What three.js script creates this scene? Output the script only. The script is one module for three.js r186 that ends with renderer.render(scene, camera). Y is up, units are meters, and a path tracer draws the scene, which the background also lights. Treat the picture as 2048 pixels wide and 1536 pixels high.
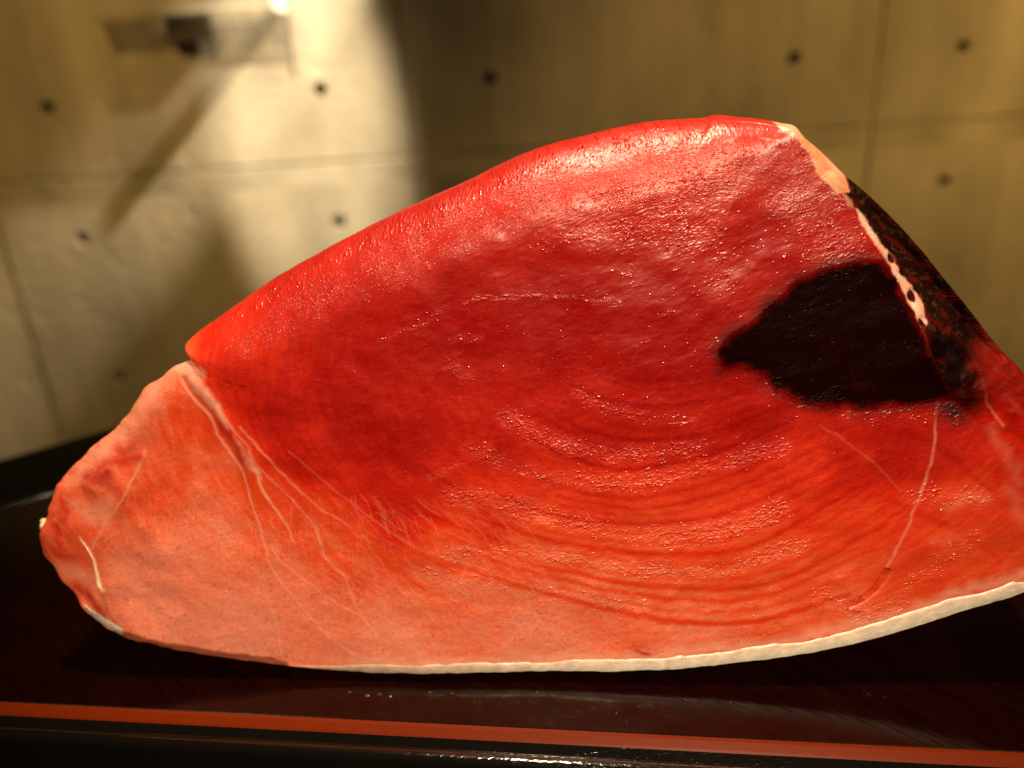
import * as THREE from 'three';
import { mergeGeometries } from 'three/addons/utils/BufferGeometryUtils.js';
import { RectAreaLightUniformsLib } from 'three/addons/lights/RectAreaLightUniformsLib.js';

// ---------------------------------------------------------------- camera, background, lamps, exposure
const scene = new THREE.Scene();
scene.background = new THREE.Color().setRGB(0.012, 0.008, 0.004);   // dim evening room
const F_PX = 1540, PITCH = THREE.MathUtils.degToRad(21.6), ROLL = THREE.MathUtils.degToRad(3.8), EYE = new THREE.Vector3(0, 0.197, 0);
const camera = new THREE.PerspectiveCamera(2 * THREE.MathUtils.radToDeg(Math.atan(768 / F_PX)), 4 / 3, 0.01, 20);
camera.rotation.order = 'YXZ';
camera.rotation.set(-PITCH, 0, -ROLL);
camera.position.copy(EYE);
camera.updateMatrixWorld(true);
camera.focus = 0.245;
camera.userData.fStop = 5.2;
const renderer = new THREE.WebGLRenderer();
renderer.toneMapping = THREE.LinearToneMapping;
renderer.toneMappingExposure = 1;
renderer.shadowMap.enabled = true;
RectAreaLightUniformsLib.init();

const V3 = (x, y, z) => new THREE.Vector3(x, y, z);
const WARM = new THREE.Color().setRGB(1.0, 0.80, 0.52), AMBER = new THREE.Color().setRGB(1.0, 0.55, 0.12), CREAM = new THREE.Color().setRGB(1.0, 0.77, 0.44);
const taken = {};
function named(o, name) { taken[name] = (taken[name] ?? -1) + 1; o.name = taken[name] ? name + '_' + String(taken[name]).padStart(3, '0') : name; return o; }
function top(o, name, label, category, group) { named(o, name); o.userData = { label, category }; if (group) o.userData.group = group; scene.add(o); return o; }
function part(parent, name, geometry, material) { const m = new THREE.Mesh(geometry, material); m.name = name; m.castShadow = m.receiveShadow = true; parent.add(m); return m; }

const blackMetal = new THREE.MeshStandardMaterial({ color: new THREE.Color().setRGB(0.02, 0.02, 0.02), roughness: 0.5, metalness: 0.3 });
function spotlight(label, from, to, { color, intensity, angle, penumbra, size, glow = 6 }) {
  const g = top(new THREE.Group(), 'ceiling_spotlight', label, 'spotlight', 'ceiling spotlights');
  g.position.copy(from);
  g.quaternion.setFromUnitVectors(V3(0, -1, 0), to.clone().sub(from).normalize());
  const r = size + 0.012;
  part(g, 'housing', new THREE.LatheGeometry([[0.0, 0.12], [r * 0.8, 0.12], [r, 0.10], [r, -0.008], [size + 0.002, -0.008], [size + 0.002, 0.006], [0, 0.006]].map(([a, b]) => new THREE.Vector2(a, b)), 32), blackMetal);
  part(g, 'lens', new THREE.CircleGeometry(size, 32).rotateX(Math.PI / 2), new THREE.MeshStandardMaterial({ color: 0xffffff, emissive: color, emissiveIntensity: glow }));
  const l = new THREE.SpotLight(color, intensity, 0, angle, penumbra, 2);
  l.position.set(0, -0.012, 0); l.target.position.set(0, -1, 0);
  l.shadow.radius = size / 0.02; l.castShadow = true;
  g.add(l, l.target);
}
spotlight('black ceiling spotlight shining down on the front of the tuna', V3(0.05, 0.74, 0.62), V3(0.0, 0.08, -0.24), { color: WARM, intensity: 4.2, angle: 0.24, penumbra: 0.6, size: 0.03, glow: 60 });
spotlight('black ceiling spotlight straight above the tuna top', V3(-0.08, 1.25, -0.36), V3(0.0, 0.10, -0.26), { color: WARM, intensity: 5.4, angle: 0.24, penumbra: 0.6, size: 0.04, glow: 60 });
spotlight('black ceiling spotlight washing the pale strip of concrete', V3(-0.41, 2.5, -0.35), V3(-0.41, 0.10, -1.8), { color: CREAM, intensity: 84, angle: 0.091, penumbra: 0.6, size: 0.02 });
spotlight('black ceiling spotlight raking the wall shelf from the right', V3(0.62, 1.30, -1.55), V3(-0.56, 0.24, -1.8), { color: CREAM, intensity: 38, angle: 0.115, penumbra: 0.6, size: 0.012 });
spotlight('black ceiling spotlight over the left of the concrete wall', V3(-1.2, 1.7, -0.35), V3(-1.0, -0.05, -1.8), { color: AMBER, intensity: 7.6, angle: 0.46, penumbra: 1, size: 0.05 });
spotlight('black ceiling spotlight over the right of the concrete wall', V3(1.25, 1.45, -0.3), V3(1.3, -0.25, -1.8), { color: AMBER, intensity: 10.5, angle: 0.80, penumbra: 1, size: 0.05 });

// ---------------------------------------------------------------- photo pixels to directions
const dir = (px, py) => V3((px - 1024) / F_PX, -(py - 768) / F_PX, -1).applyQuaternion(camera.quaternion);
const onFloor = (px, py, h = 0) => { const d = dir(px, py); return EYE.clone().addScaledVector(d, (h - EYE.y) / d.y); };

// ---------------------------------------------------------------- noise
const hash = (x, y, s) => { let h = Math.imul(x, 374761393) ^ Math.imul(y, 668265263) ^ Math.imul(s, 2246822519); h = Math.imul(h ^ (h >>> 13), 1274126177); return ((h ^ (h >>> 16)) >>> 0) / 4294967296; };
function vn(x, y, s = 0) {
  const ix = Math.floor(x), iy = Math.floor(y); let fx = x - ix, fy = y - iy; fx = fx * fx * (3 - 2 * fx); fy = fy * fy * (3 - 2 * fy);
  const a = hash(ix, iy, s), b = hash(ix + 1, iy, s), c = hash(ix, iy + 1, s), d = hash(ix + 1, iy + 1, s);
  return a + (b - a) * fx + (c - a) * fy + (a - b - c + d) * fx * fy;
}
function fbm(x, y, o, s = 0) { let v = 0, a = 0.5, t = 0; for (let i = 0; i < o; i++) { v += a * vn(x, y, s + i * 17); t += a; x = x * 2.03 + 11.3; y = y * 2.03 + 7.1; a *= 0.5; } return v / t; }
let seed = 7; const rnd = () => { seed = (Math.imul(seed, 1664525) + 1013904223) >>> 0; return seed / 4294967296; };
const clamp = (x, a = 0, b = 1) => Math.min(b, Math.max(a, x)), lerp = (a, b, t) => a + (b - a) * t, sstep = (a, b, x) => { const t = clamp((x - a) / (b - a)); return t * t * (3 - 2 * t); };
function tex(w, h, data, srgb, repeat) {
  const t = new THREE.DataTexture(data, w, h, THREE.RGBAFormat, THREE.UnsignedByteType);
  if (srgb) t.colorSpace = THREE.SRGBColorSpace;
  t.magFilter = THREE.LinearFilter; t.minFilter = THREE.LinearMipmapLinearFilter; t.generateMipmaps = true;
  t.wrapS = t.wrapT = repeat ? THREE.RepeatWrapping : THREE.ClampToEdgeWrapping; t.needsUpdate = true; return t;
}
const toS = (x) => { x = clamp(x); return 255 * (x <= 0.0031308 ? 12.92 * x : 1.055 * Math.pow(x, 1 / 2.4) - 0.055); };

// ---------------------------------------------------------------- setting: concrete wall, floor
const WALL_Z = -1.8;
{
  const S = 1024, c = new Uint8Array(S * S * 4), b = new Uint8Array(S * S * 4);
  for (let y = 0; y < S; y++) for (let x = 0; x < S; x++) {
    const X = x / S * 2, Y = y / S * 2, i = (y * S + x) * 4;
    const n = fbm(X * 4, Y * 3, 5, 3), st = fbm(X * 9, Y * 1.2, 4, 31), fine = fbm(X * 60, Y * 60, 3, 51), k = 0.38 * Math.max(0.2, 0.02 + 1.05 * n + 0.85 * st + 0.10 * fine);
    c[i] = toS(k); c[i + 1] = toS(k * 0.95); c[i + 2] = toS(k * 0.86); c[i + 3] = 255;
    const pit = sstep(0.78, 0.86, vn(X * 70, Y * 70, 77));
    b[i] = b[i + 1] = b[i + 2] = 200 + 40 * (fine - 0.5) - 120 * pit; b[i + 3] = 255;
  }
  const mk = (d, s) => { const t = tex(S, S, d, s, true); t.repeat.set(0.5, 0.5); return t; };
  const concrete = new THREE.MeshStandardMaterial({ map: mk(c, true), bumpMap: mk(b, false), bumpScale: 0.002, roughness: 0.85 });
  const wall = new THREE.Group(); wall.name = 'wall'; wall.userData = { kind: 'structure', label: 'formed concrete wall with tie holes and panel joints', category: 'wall' }; scene.add(wall);
  const back = part(wall, 'concrete_core', new THREE.BoxGeometry(7, 3.6, 0.2), concrete); back.position.set(0, 0.55, WALL_Z - 0.145);
  const xs = [-3.12, -2.13, -1.15, -0.187, 0.845, 1.85, 2.85], ys = [-1.22, -0.585, 0.048, 0.66, 1.3, 1.95];
  for (let i = 0; i + 1 < xs.length; i++) for (let j = 0; j + 1 < ys.length; j++) {
    const x0 = xs[i] + 0.0045, x1 = xs[i + 1] - 0.0045, y0 = ys[j] + 0.0045, y1 = ys[j + 1] - 0.0045, sh = new THREE.Shape([[x0, y0], [x1, y0], [x1, y1], [x0, y1]].map(([a, q]) => new THREE.Vector2(a, q)));
    const hy = j === 1 ? [-0.43, -0.085] : j === 2 ? [0.20, 0.51] : [y0 + 0.15, y1 - 0.15];
    for (const hx of [x0 + 0.178, x1 - 0.182]) for (const y of hy) sh.holes.push(new THREE.Path().absarc(hx, y, 0.017, 0, Math.PI * 2, true));
    const g = new THREE.ExtrudeGeometry(sh, { depth: 0.034, bevelEnabled: true, bevelSize: 0.003, bevelThickness: 0.003, bevelSegments: 2, curveSegments: 10 });
    const p = part(wall, 'concrete_panel', g, concrete); p.position.z = WALL_Z - 0.037 + (hash(i, j, 5) - 0.5) * 0.003;
    if (i + j) p.name += '_' + String(i * 5 + j).padStart(3, '0');
  }
  const fl = new THREE.Mesh(new THREE.BoxGeometry(7, 0.1, 4), new THREE.MeshStandardMaterial({ color: new THREE.Color().setRGB(0.05, 0.04, 0.03), roughness: 0.7 }));
  fl.name = 'floor'; fl.position.set(0, -1.27, 0.05); fl.userData = { kind: 'structure', label: 'dark room floor under the counter', category: 'floor' }; fl.receiveShadow = true; scene.add(fl);
}

// ---------------------------------------------------------------- tray frame: a = left end of the front stripe in view, e1 along the front edge, e2 away
const TA = onFloor(0, 1402), TB = onFloor(2048, 1503), E1 = TB.clone().sub(TA).normalize(), E2 = V3(E1.z, 0, -E1.x);
const onTray = (a, b, y) => TA.clone().addScaledVector(E1, a).addScaledVector(E2, b).setY(y);
// cut-corner rectangle, sides pushed outwards by o
function cutRect(l, r, f, b, cutF, cutB, o) {
  const k = o * (Math.SQRT2 - 1), P = [];
  const L = l - o, R = r + o, Fr = f - o, B = b + o;
  const cF = cutF + k - 0 * o, cB = cutB + k;
  P.push([L + cF - 0, Fr], [R - cF, Fr], [R, Fr + cF], [R, B - cB], [R - cB, B], [L + cB, B], [L, B - cB], [L, Fr + cF]);
  return P;
}
function loft(rings) {   // rings of equal length, flat-shaded bands
  const pos = [], uv = [], n = rings[0].length;
  for (let i = 0; i + 1 < rings.length; i++) for (let j = 0; j < n; j++) {
    const a = rings[i][j], b = rings[i][(j + 1) % n], c = rings[i + 1][(j + 1) % n], d = rings[i + 1][j];
    for (const v of [a, c, b, a, d, c]) { pos.push(v.x, v.y, v.z); uv.push(v.x / 0.05, (v.z * 3 + i * 0.0005) / 0.05); }
  }
  const g = new THREE.BufferGeometry(); g.setAttribute('position', new THREE.Float32BufferAttribute(pos, 3)); g.setAttribute('uv', new THREE.Float32BufferAttribute(uv, 2)); g.computeVertexNormals(); return g;
}
function polyTop(P, y, place) {   // flat polygon with uv in metres
  const sh = new THREE.Shape(P.map(([a, b]) => new THREE.Vector2(a, b))), g = new THREE.ShapeGeometry(sh), p = g.attributes.position;
  for (let i = 0; i < p.count; i++) { const v = place(p.getX(i), p.getY(i), y); p.setXYZ(i, v.x, v.y, v.z); }
  g.computeVertexNormals(); return g;
}
const COUNTER_Y = -0.028;
{
  const lacquer = new THREE.MeshPhysicalMaterial({ color: new THREE.Color().setRGB(0.004, 0.0035, 0.003), roughness: 0.55, specularIntensity: 0.25 });
  const P = cutRect(-0.33, 0.66, -0.20, 0.335, 0.03, 0.22, 0);
  const counter = top(new THREE.Group(), 'counter', 'black lacquered counter with a cut corner under the tray', 'counter');
  part(counter, 'counter_top', mergeGeometries([polyTop(P, COUNTER_Y, onTray).toNonIndexed(), loft([P.map(([a, b]) => onTray(a, b, COUNTER_Y - 0.03)), P.map(([a, b]) => onTray(a, b, COUNTER_Y))]),
    polyTop(P, COUNTER_Y - 0.03, onTray).toNonIndexed()]), lacquer);
  const Q = cutRect(-0.33, 0.66, -0.20, 0.335, 0.03, 0.22, -0.04);
  part(counter, 'cabinet', loft([Q.map(([a, b]) => onTray(a, b, -1.22)), Q.map(([a, b]) => onTray(a, b, COUNTER_Y - 0.03))]), lacquer);
}

// ---------------------------------------------------------------- tray
{
  const S = 1024, c = new Uint8Array(S * S * 4), b = new Uint8Array(S * S * 4), r = new Uint8Array(S * S * 4);
  const G = new Float32Array(S * S);
  for (let k = 0; k < 1500; k++) {   // open wood pores: short dashes along the grain
    const x0 = rnd() * S, y0 = rnd() * S, len = 10 + rnd() * 55, w = 0.7 + rnd() * 1.5, s = 0.35 + 0.65 * rnd(), bend = (rnd() - 0.5) * 0.12;
    for (let t = -len; t <= len; t++) for (let q = -2; q <= 2; q++) {
      const e = 1 - Math.abs(t) / len, v = s * Math.min(1, e * 2) * clamp(1.2 - Math.abs(q) / w);
      const X = ((Math.round(x0 + t) % S) + S) % S, Y = ((Math.round(y0 + q + bend * t) % S) + S) % S, i = Y * S + X; if (v > G[i]) G[i] = v;
    }
  }
  for (let y = 0; y < S; y++) for (let x = 0; x < S; x++) {
    const i = y * S + x, n = fbm(x / 90, y / 14, 4, 9), m = fbm(x / 60, y / 60, 3, 19), k = 0.5 + 0.8 * n;
    c[i * 4] = toS(0.008 * k * (1 - 0.7 * G[i])); c[i * 4 + 1] = toS(0.0012 * k * (1 - 0.7 * G[i])); c[i * 4 + 2] = toS(0.0008 * k * (1 - 0.7 * G[i])); c[i * 4 + 3] = 255;
    b[i * 4] = b[i * 4 + 1] = b[i * 4 + 2] = 205 + 26 * (n - 0.5) - 150 * G[i]; b[i * 4 + 3] = 255;
    r[i * 4] = r[i * 4 + 1] = r[i * 4 + 2] = 255 * clamp(0.06 + 0.09 * m + 0.12 * G[i]); r[i * 4 + 3] = 255;
  }
  const mk = (d, s) => { const t = tex(S, S, d, s, true); t.repeat.set(1 / 0.16, 1 / 0.16); t.rotation = THREE.MathUtils.degToRad(-38); return t; };
  const wood = new THREE.MeshPhysicalMaterial({ map: mk(c, true), bumpMap: mk(b, false), bumpScale: 0.00003, roughnessMap: mk(r, false), roughness: 1, specularIntensity: 0.5 });
  const black = new THREE.MeshPhysicalMaterial({ color: new THREE.Color().setRGB(0.004, 0.003, 0.0025), roughness: 0.26 });
  const B2 = new Uint8Array(256 * 256 * 4); for (let i = 0; i < 65536; i++) { const v = 128 + 200 * (fbm((i % 256) / 7, (i >> 8) / 7, 3, 91) - 0.5); B2.set([v, v, v, 255], i * 4); }
  const wornBlack = black.clone(); wornBlack.roughness = 0.12; wornBlack.bumpMap = tex(256, 256, B2, false, true); wornBlack.bumpScale = 0.0001;
  const red = new THREE.MeshPhysicalMaterial({ color: new THREE.Color().setRGB(0.125, 0.013, 0.0007), roughness: 0.35, specularIntensity: 0.25 });
  const rect = (o) => cutRect(-0.15, 0.44, 0, 0.235, 0.05, 0.16, o);
  const tray = top(new THREE.Group(), 'lacquer_tray', 'black lacquered wooden tray with a thin vermilion line, under the tuna', 'tray');
  part(tray, 'tray_floor', polyTop(rect(0), 0, onTray), wood);
  const ring = (o, y) => rect(o).map(([a, b]) => onTray(a, b, y));
  part(tray, 'lip', loft([ring(0.0009, 0.0004), ring(0, 0)].reverse()), black);
  part(tray, 'painted_line', loft([ring(0.0009, 0.0004), ring(0.0022, 0.0003), ring(0.0042, -0.0012), ring(0.0047, -0.0018)]), red);
  const bead = [[0.0047, -0.0018], [0.0074, -0.0036], [0.0086, -0.0037]]; for (let k = 0; k <= 12; k++) { const t = Math.PI * (0.92 - 0.92 * k / 12); bead.push([0.0116 + 0.0028 * Math.cos(t), -0.0035 + 0.0027 * Math.sin(t)]); }
  bead.push([0.0143, -0.0070], [0.0137, -0.0076], [0.0135, -0.0215]);
  const rim = loft(bead.map(([o, y]) => ring(o, y)));
  part(tray, 'rim', rim, wornBlack);
  const foot = loft([ring(0.0135, -0.0215), ring(0.011, -0.0275), ring(-0.02, -0.0275), ring(-0.02, -0.003)]);
  part(tray, 'foot', foot, black);
}

// ---------------------------------------------------------------- wall shelf
{
  const frosted = new THREE.MeshPhysicalMaterial({ color: new THREE.Color().setRGB(0.92, 0.90, 0.86), roughness: 0.68, transmission: 0.8, thickness: 0 });
  const edge = new THREE.MeshStandardMaterial({ color: new THREE.Color().setRGB(0.75, 0.73, 0.70), roughness: 0.5 }), dark = new THREE.MeshStandardMaterial({ color: new THREE.Color().setRGB(0.05, 0.035, 0.02), roughness: 0.7 });
  const sh = top(new THREE.Group(), 'wall_shelf', 'white frosted shelf plate on the concrete wall', 'shelf');
  const X0 = -0.82, X1 = -0.424, Y = 0.364, D = 0.075; sh.position.set((X0 + X1) / 2, Y, WALL_Z);
  const w = X1 - X0;
  const pl = part(sh, 'shelf_plate', new THREE.PlaneGeometry(w - 0.012, D - 0.008).rotateX(-Math.PI / 2), frosted); pl.position.set(0, 0.004, D / 2 + 0.002);
  const bar = (x, y, z, a, b, c, m, n) => { const q = part(sh, n, new THREE.BoxGeometry(a, b, c), m); q.position.set(x, y, z); };
  bar(w / 2, 0.008, D / 2 + 0.004, 0.010, 0.036, D, edge, 'edge_strip');
  bar(0.0, -0.028, 0.018, 0.09, 0.05, 0.022, dark, 'bracket');
}

// ---------------------------------------------------------------- the tuna block
// Face plane: leans back a little, turned a little to the left; u along it, v up it, in millimetres; w runs straight back.
const YAW = THREE.MathUtils.degToRad(6), LEAN = THREE.MathUtils.degToRad(10);
const AX_U = V3(Math.cos(YAW), 0, Math.sin(YAW)), AX_B = V3(Math.sin(YAW), 0, -Math.cos(YAW)), AX_V = V3(AX_B.x * Math.sin(LEAN), Math.cos(LEAN), AX_B.z * Math.sin(LEAN)), AX_N = AX_U.clone().cross(AX_V);
const ORG = onFloor(900, 1345, 0.0036);   // the front edge hangs a little above the tray; the round belly skin touches it further back
function face(px, py, back = 0) {   // photo direction -> (u, v) in mm on the face plane pushed back by back mm
  const d = dir(px, py), o = ORG.clone().addScaledVector(AX_B, back / 1000), t = o.clone().sub(EYE).dot(AX_N) / d.dot(AX_N), p = EYE.clone().addScaledVector(d, t).sub(o);
  return [p.dot(AX_U) * 1000, p.dot(AX_V) * 1000];
}
const place = (u, v, w) => ORG.clone().addScaledVector(AX_U, u / 1000).addScaledVector(AX_V, v / 1000).addScaledVector(AX_B, w / 1000);

// outline of the block: [pixel x, pixel y, edge rounding in mm]
const RAW = [[405, 742, 5], [378, 710, 8], [370, 690, 10], [385, 672, 12], [450, 625, 16], [540, 562, 19], [640, 505, 20], [740, 452, 21], [850, 400, 22], [930, 365, 22], [1000, 330, 22], [1060, 303, 22], [1120, 285, 22], [1200, 265, 21], [1290, 246, 20], [1370, 238, 18], [1415, 236, 16], [1430, 231, 15], [1470, 234, 13], [1520, 238, 10], [1562, 246, 6], [1590, 252, 4], [1610, 275, 3], [1650, 310, 3], [1682, 345, 2], [1740, 400, 2], [1800, 460, 2], [1860, 530, 2], [1920, 605, 2], [1960, 660, 2], [1990, 695, 2], [2020, 725, 3], [2045, 755, 3], [2085, 830, 4], [2110, 920, 4], [2125, 1020, 3], [2120, 1100, 3], [2095, 1155, 2], [2048, 1182, 1.5], [1980, 1205, 1.2], [1900, 1230, 1.2], [1800, 1262, 1.2], [1700, 1287, 1.2], [1600, 1305, 1.2], [1500, 1319, 1.2], [1400, 1330, 1.2], [1270, 1338, 1.2], [1100, 1341, 1.2], [900, 1343, 1.2], [740, 1343, 1.2], [640, 1338, 1.2], [580, 1332, 1.2], [480, 1318, 1.2], [380, 1302, 1.5], [300, 1285, 1.5], [245, 1268, 2], [200, 1245, 2], [165, 1213, 2], [150, 1185, 3], [130, 1163, 4], [112, 1135, 5], [85, 1105, 5], [82, 1060, 5], [95, 1030, 5], [105, 990, 6], [130, 950, 7], [190, 890, 8], [235, 850, 8], [275, 800, 7], [285, 780, 6], [315, 760, 6], [345, 735, 5], [375, 728, 5], [396, 735, 4]];
const N = 1500, CEN = face(1000, 900);
const ctrl = RAW.map(([x, y, r]) => { const [u, v] = face(x, y, r * 0.8 + 9 * sstep(1640, 1740, x) * sstep(860, 660, y)); return V3(u, v, r); });
const spline = new THREE.CatmullRomCurve3(ctrl, true, 'centripetal');
const OUT = spline.getPoints(N).slice(0, N).map((p) => ({ u: p.x, v: p.y, r: Math.max(0.8, p.z) }));
// a little raggedness: most at the torn left end, hardly any on the knife-cut top
for (let i = 0; i < N; i++) {
  const a = OUT[(i + N - 1) % N], b = OUT[(i + 1) % N], o = OUT[i], du = b.u - a.u, dv = b.v - a.v, l = Math.hypot(du, dv); o.nu = -dv / l; o.nv = du / l;
  if ((o.u - CEN[0]) * o.nu + (o.v - CEN[1]) * o.nv < 0) { o.nu *= -1; o.nv *= -1; }
}
const leftEnd = face(400, 1000)[0];
for (let i = 0; i < N; i++) { const o = OUT[i], k = 0.22 + 0.9 * sstep(leftEnd, leftEnd - 50, o.u), n = (fbm(o.u * 0.2, o.v * 0.2, 2, 5) - 0.5) * k; o.u += o.nu * n * 1.6; o.v += o.nv * n * 1.6; }

// curves on the face, in mm
const F2 = (pts) => new THREE.CatmullRomCurve3(pts.map(([x, y]) => { const [u, v] = face(x, y); return V3(u, v, 0); }), false, 'centripetal');
const PX = 0.166;   // about how many mm of face one photo pixel covers
const VEINS = [   // [points, width in photo pixels at start, middle, end]
  [[[345, 745], [370, 783], [415, 833], [440, 883], [465, 918], [485, 953], [505, 1013], [530, 1088], [540, 1128], [575, 1178], [625, 1238], [675, 1288], [725, 1320]], 14, 7, 8],
  [[[378, 760], [425, 798], [450, 833], [470, 863], [500, 898]], 20, 9, 5],
  [[[497, 900], [510, 938], [525, 978], [550, 1018], [575, 1053], [588, 1085]], 12, 11, 4],
  [[[480, 853], [520, 898], [575, 958], [635, 1013], [700, 1053]], 6, 6, 3],
  [[[510, 925], [550, 968], [610, 1028], [635, 1068], [650, 1113], [690, 1153], [710, 1208], [727, 1240]], 4, 7, 5],
  [[[540, 1090], [565, 1123], [600, 1153], [660, 1198], [725, 1238], [757, 1275]], 7, 6, 4],
  [[[515, 1148], [540, 1208], [555, 1258], [560, 1315]], 3, 5, 6],
  [[[580, 903], [660, 973], [740, 1033], [820, 1088], [900, 1118], [975, 1140]], 2.5, 4, 2],
  [[[725, 1068], [800, 1178], [875, 1248], [912, 1285]], 2, 4, 3],
  [[[720, 1233], [760, 1208], [782, 1190]], 5, 4, 2],
  [[[285, 905], [275, 933], [245, 998], [210, 1048], [183, 1100]], 9, 7, 5],
  [[[105, 993], [125, 1000], [148, 1015]], 5, 5, 2],
  [[[104, 1040], [118, 1052], [125, 1068], [133, 1095]], 7, 7, 3],
  [[[1873, 800], [1871, 830], [1867, 896], [1851, 964], [1826, 1032], [1792, 1103], [1767, 1150]], 3, 7, 7],
  [[[1848, 650], [1858, 700], [1868, 750], [1873, 800]], 9, 4, 3],
  [[[1905, 660], [1949, 714], [1966, 769], [1972, 803], [2004, 850]], 3, 5, 6],
  [[[1640, 850], [1700, 890], [1760, 940], [1802, 985]], 3, 4, 2],
  /* scratches */ [[[1440, 290], [1441, 350], [1436, 435]], 3, 6, 3], [[[1500, 310], [1475, 370], [1452, 435]], 3, 6, 3], [[[1572, 268], [1588, 320], [1594, 400]], 4, 4, 3], [[[1648, 415], [1654, 460], [1652, 505]], 3, 4, 2],
];
const THREAD = [[[160, 1076], [182, 1110], [192, 1150], [197, 1172], [204, 1184]], 5, 8, 11];
const ARC_KEYS = [   // darker red seams between the flakes of muscle, traced ones
  [[1130, 690], [1190, 735], [1280, 758], [1370, 752], [1440, 745]],
  [[1110, 745], [1190, 790], [1300, 812], [1420, 800], [1530, 768]],
  [[1085, 815], [1180, 862], [1290, 882], [1420, 866], [1560, 812]],
  [[1062, 872], [1130, 912], [1240, 938], [1380, 922], [1590, 838]],
  [[1035, 930], [1110, 970], [1240, 997], [1400, 975], [1630, 872]],
  [[990, 990], [1110, 1030], [1290, 1049], [1450, 1028], [1695, 912]],
  [[950, 1035], [1110, 1083], [1310, 1109], [1490, 1094], [1740, 962]],
  [[920, 1085], [1120, 1140], [1340, 1176], [1540, 1165], [1770, 1050]],
  [[900, 1130], [1110, 1192], [1330, 1240], [1500, 1243], [1700, 1190]],
];
const ARCS = [];   // [points, width in photo pixels, strength]
ARC_KEYS.forEach((P, k) => {
  ARCS.push([P, 10, 0.65 + 0.3 * hash(k, 1, 301)]);
  if (k + 1 < ARC_KEYS.length) { const Q = ARC_KEYS[k + 1]; for (const m of [0.3 + 0.1 * hash(k, 2, 301), 0.65 + 0.1 * hash(k, 5, 301)]) ARCS.push([P.map(([x, y], q) => [lerp(x, Q[q][0], m), lerp(y, Q[q][1], m)]).slice(hash(k, Math.round(m * 50), 301) > 0.5 ? 0 : 1), 6, 0.3 + 0.4 * hash(k, Math.round(m * 90), 301)]); }
});
ARCS.push([[[850, 940], [950, 1000], [1060, 1050]], 14, 0.4], [[[800, 1010], [930, 1060], [1060, 1105]], 14, 0.4], [[[760, 1060], [900, 1140], [1060, 1180]], 12, 0.35], [[[650, 940], [760, 1030], [850, 1090]], 12, 0.35], [[[560, 960], [640, 1040], [720, 1110]], 10, 0.3], [[[1440, 480], [1540, 440], [1640, 420]], 14, 0.35], [[[690, 1060], [820, 1160], [960, 1230]], 10, 0.3], [[[1800, 860], [1880, 900], [1990, 990]], 12, 0.4], [[[1780, 1000], [1900, 1060], [2000, 1120]], 14, 0.3]);
const DARK = [[1430, 700], [1440, 742], [1480, 738], [1520, 755], [1545, 785], [1590, 808], [1650, 815], [1720, 822], [1790, 815], [1850, 805], [1900, 800], [1935, 800], [1945, 770], [1915, 745], [1880, 735], [1862, 700], [1845, 655], [1825, 620], [1795, 565], [1765, 518], [1740, 515], [1690, 525], [1640, 535], [1590, 560], [1560, 590], [1500, 640], [1452, 670]].map(([x, y]) => face(x, y));
const EDGE_R = [[1560, 246], [1592, 268], [1625, 315], [1640, 350], [1680, 388], [1712, 428], [1740, 480], [1775, 530], [1805, 590], [1838, 650], [1866, 730], [1900, 800], [1960, 850], [2048, 900]];   // where the front turns into the dark trimmed side
const SIDE = [...EDGE_R, [2200, 760], [1960, 500], [1700, 230]].map(([x, y]) => face(x, y));
const FLAP = [[300, 700], [372, 745], [392, 765], [430, 800], [452, 838], [490, 905], [515, 990], [535, 1080], [545, 1130], [580, 1180], [630, 1242], [680, 1292], [720, 1330], [500, 1420], [0, 1400], [0, 700]].map(([x, y]) => face(x, y));
const PADS = [[[1548, 238], [1600, 245], [1655, 300], [1692, 345], [1702, 384], [1672, 388], [1636, 350], [1622, 315], [1594, 280], [1566, 262]], [[1686, 386], [1704, 398], [1710, 418], [1696, 418]], [[1714, 420], [1728, 430], [1752, 466], [1766, 492], [1790, 512], [1806, 552], [1832, 578], [1852, 610], [1858, 650], [1845, 655], [1826, 620], [1806, 578], [1782, 532], [1760, 502], [1736, 470], [1720, 440]]].map((P) => P.map(([x, y]) => face(x, y)));
function inside(P, u, v) { let c = false; for (let i = 0, j = P.length - 1; i < P.length; j = i++) { const [a, b] = P[i], [d, e] = P[j]; if ((b > v) !== (e > v) && u < (d - a) * (v - b) / (e - b) + a) c = !c; } return c; }
function edgeDist(P, u, v, open) { let m = 1e9; for (let i = open ? 1 : 0, j = open ? 0 : P.length - 1; i < P.length; j = i++) { const [a, b] = P[i], [d, e] = P[j], x = d - a, y = e - b, t = clamp(((u - a) * x + (v - b) * y) / (x * x + y * y)); m = Math.min(m, Math.hypot(u - a - t * x, v - b - t * y)); } return m; }
const sd = (P, u, v) => (inside(P, u, v) ? 1 : -1) * edgeDist(P, u, v);
const EDGE_MM = EDGE_R.map(([x, y]) => face(x, y));

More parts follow.
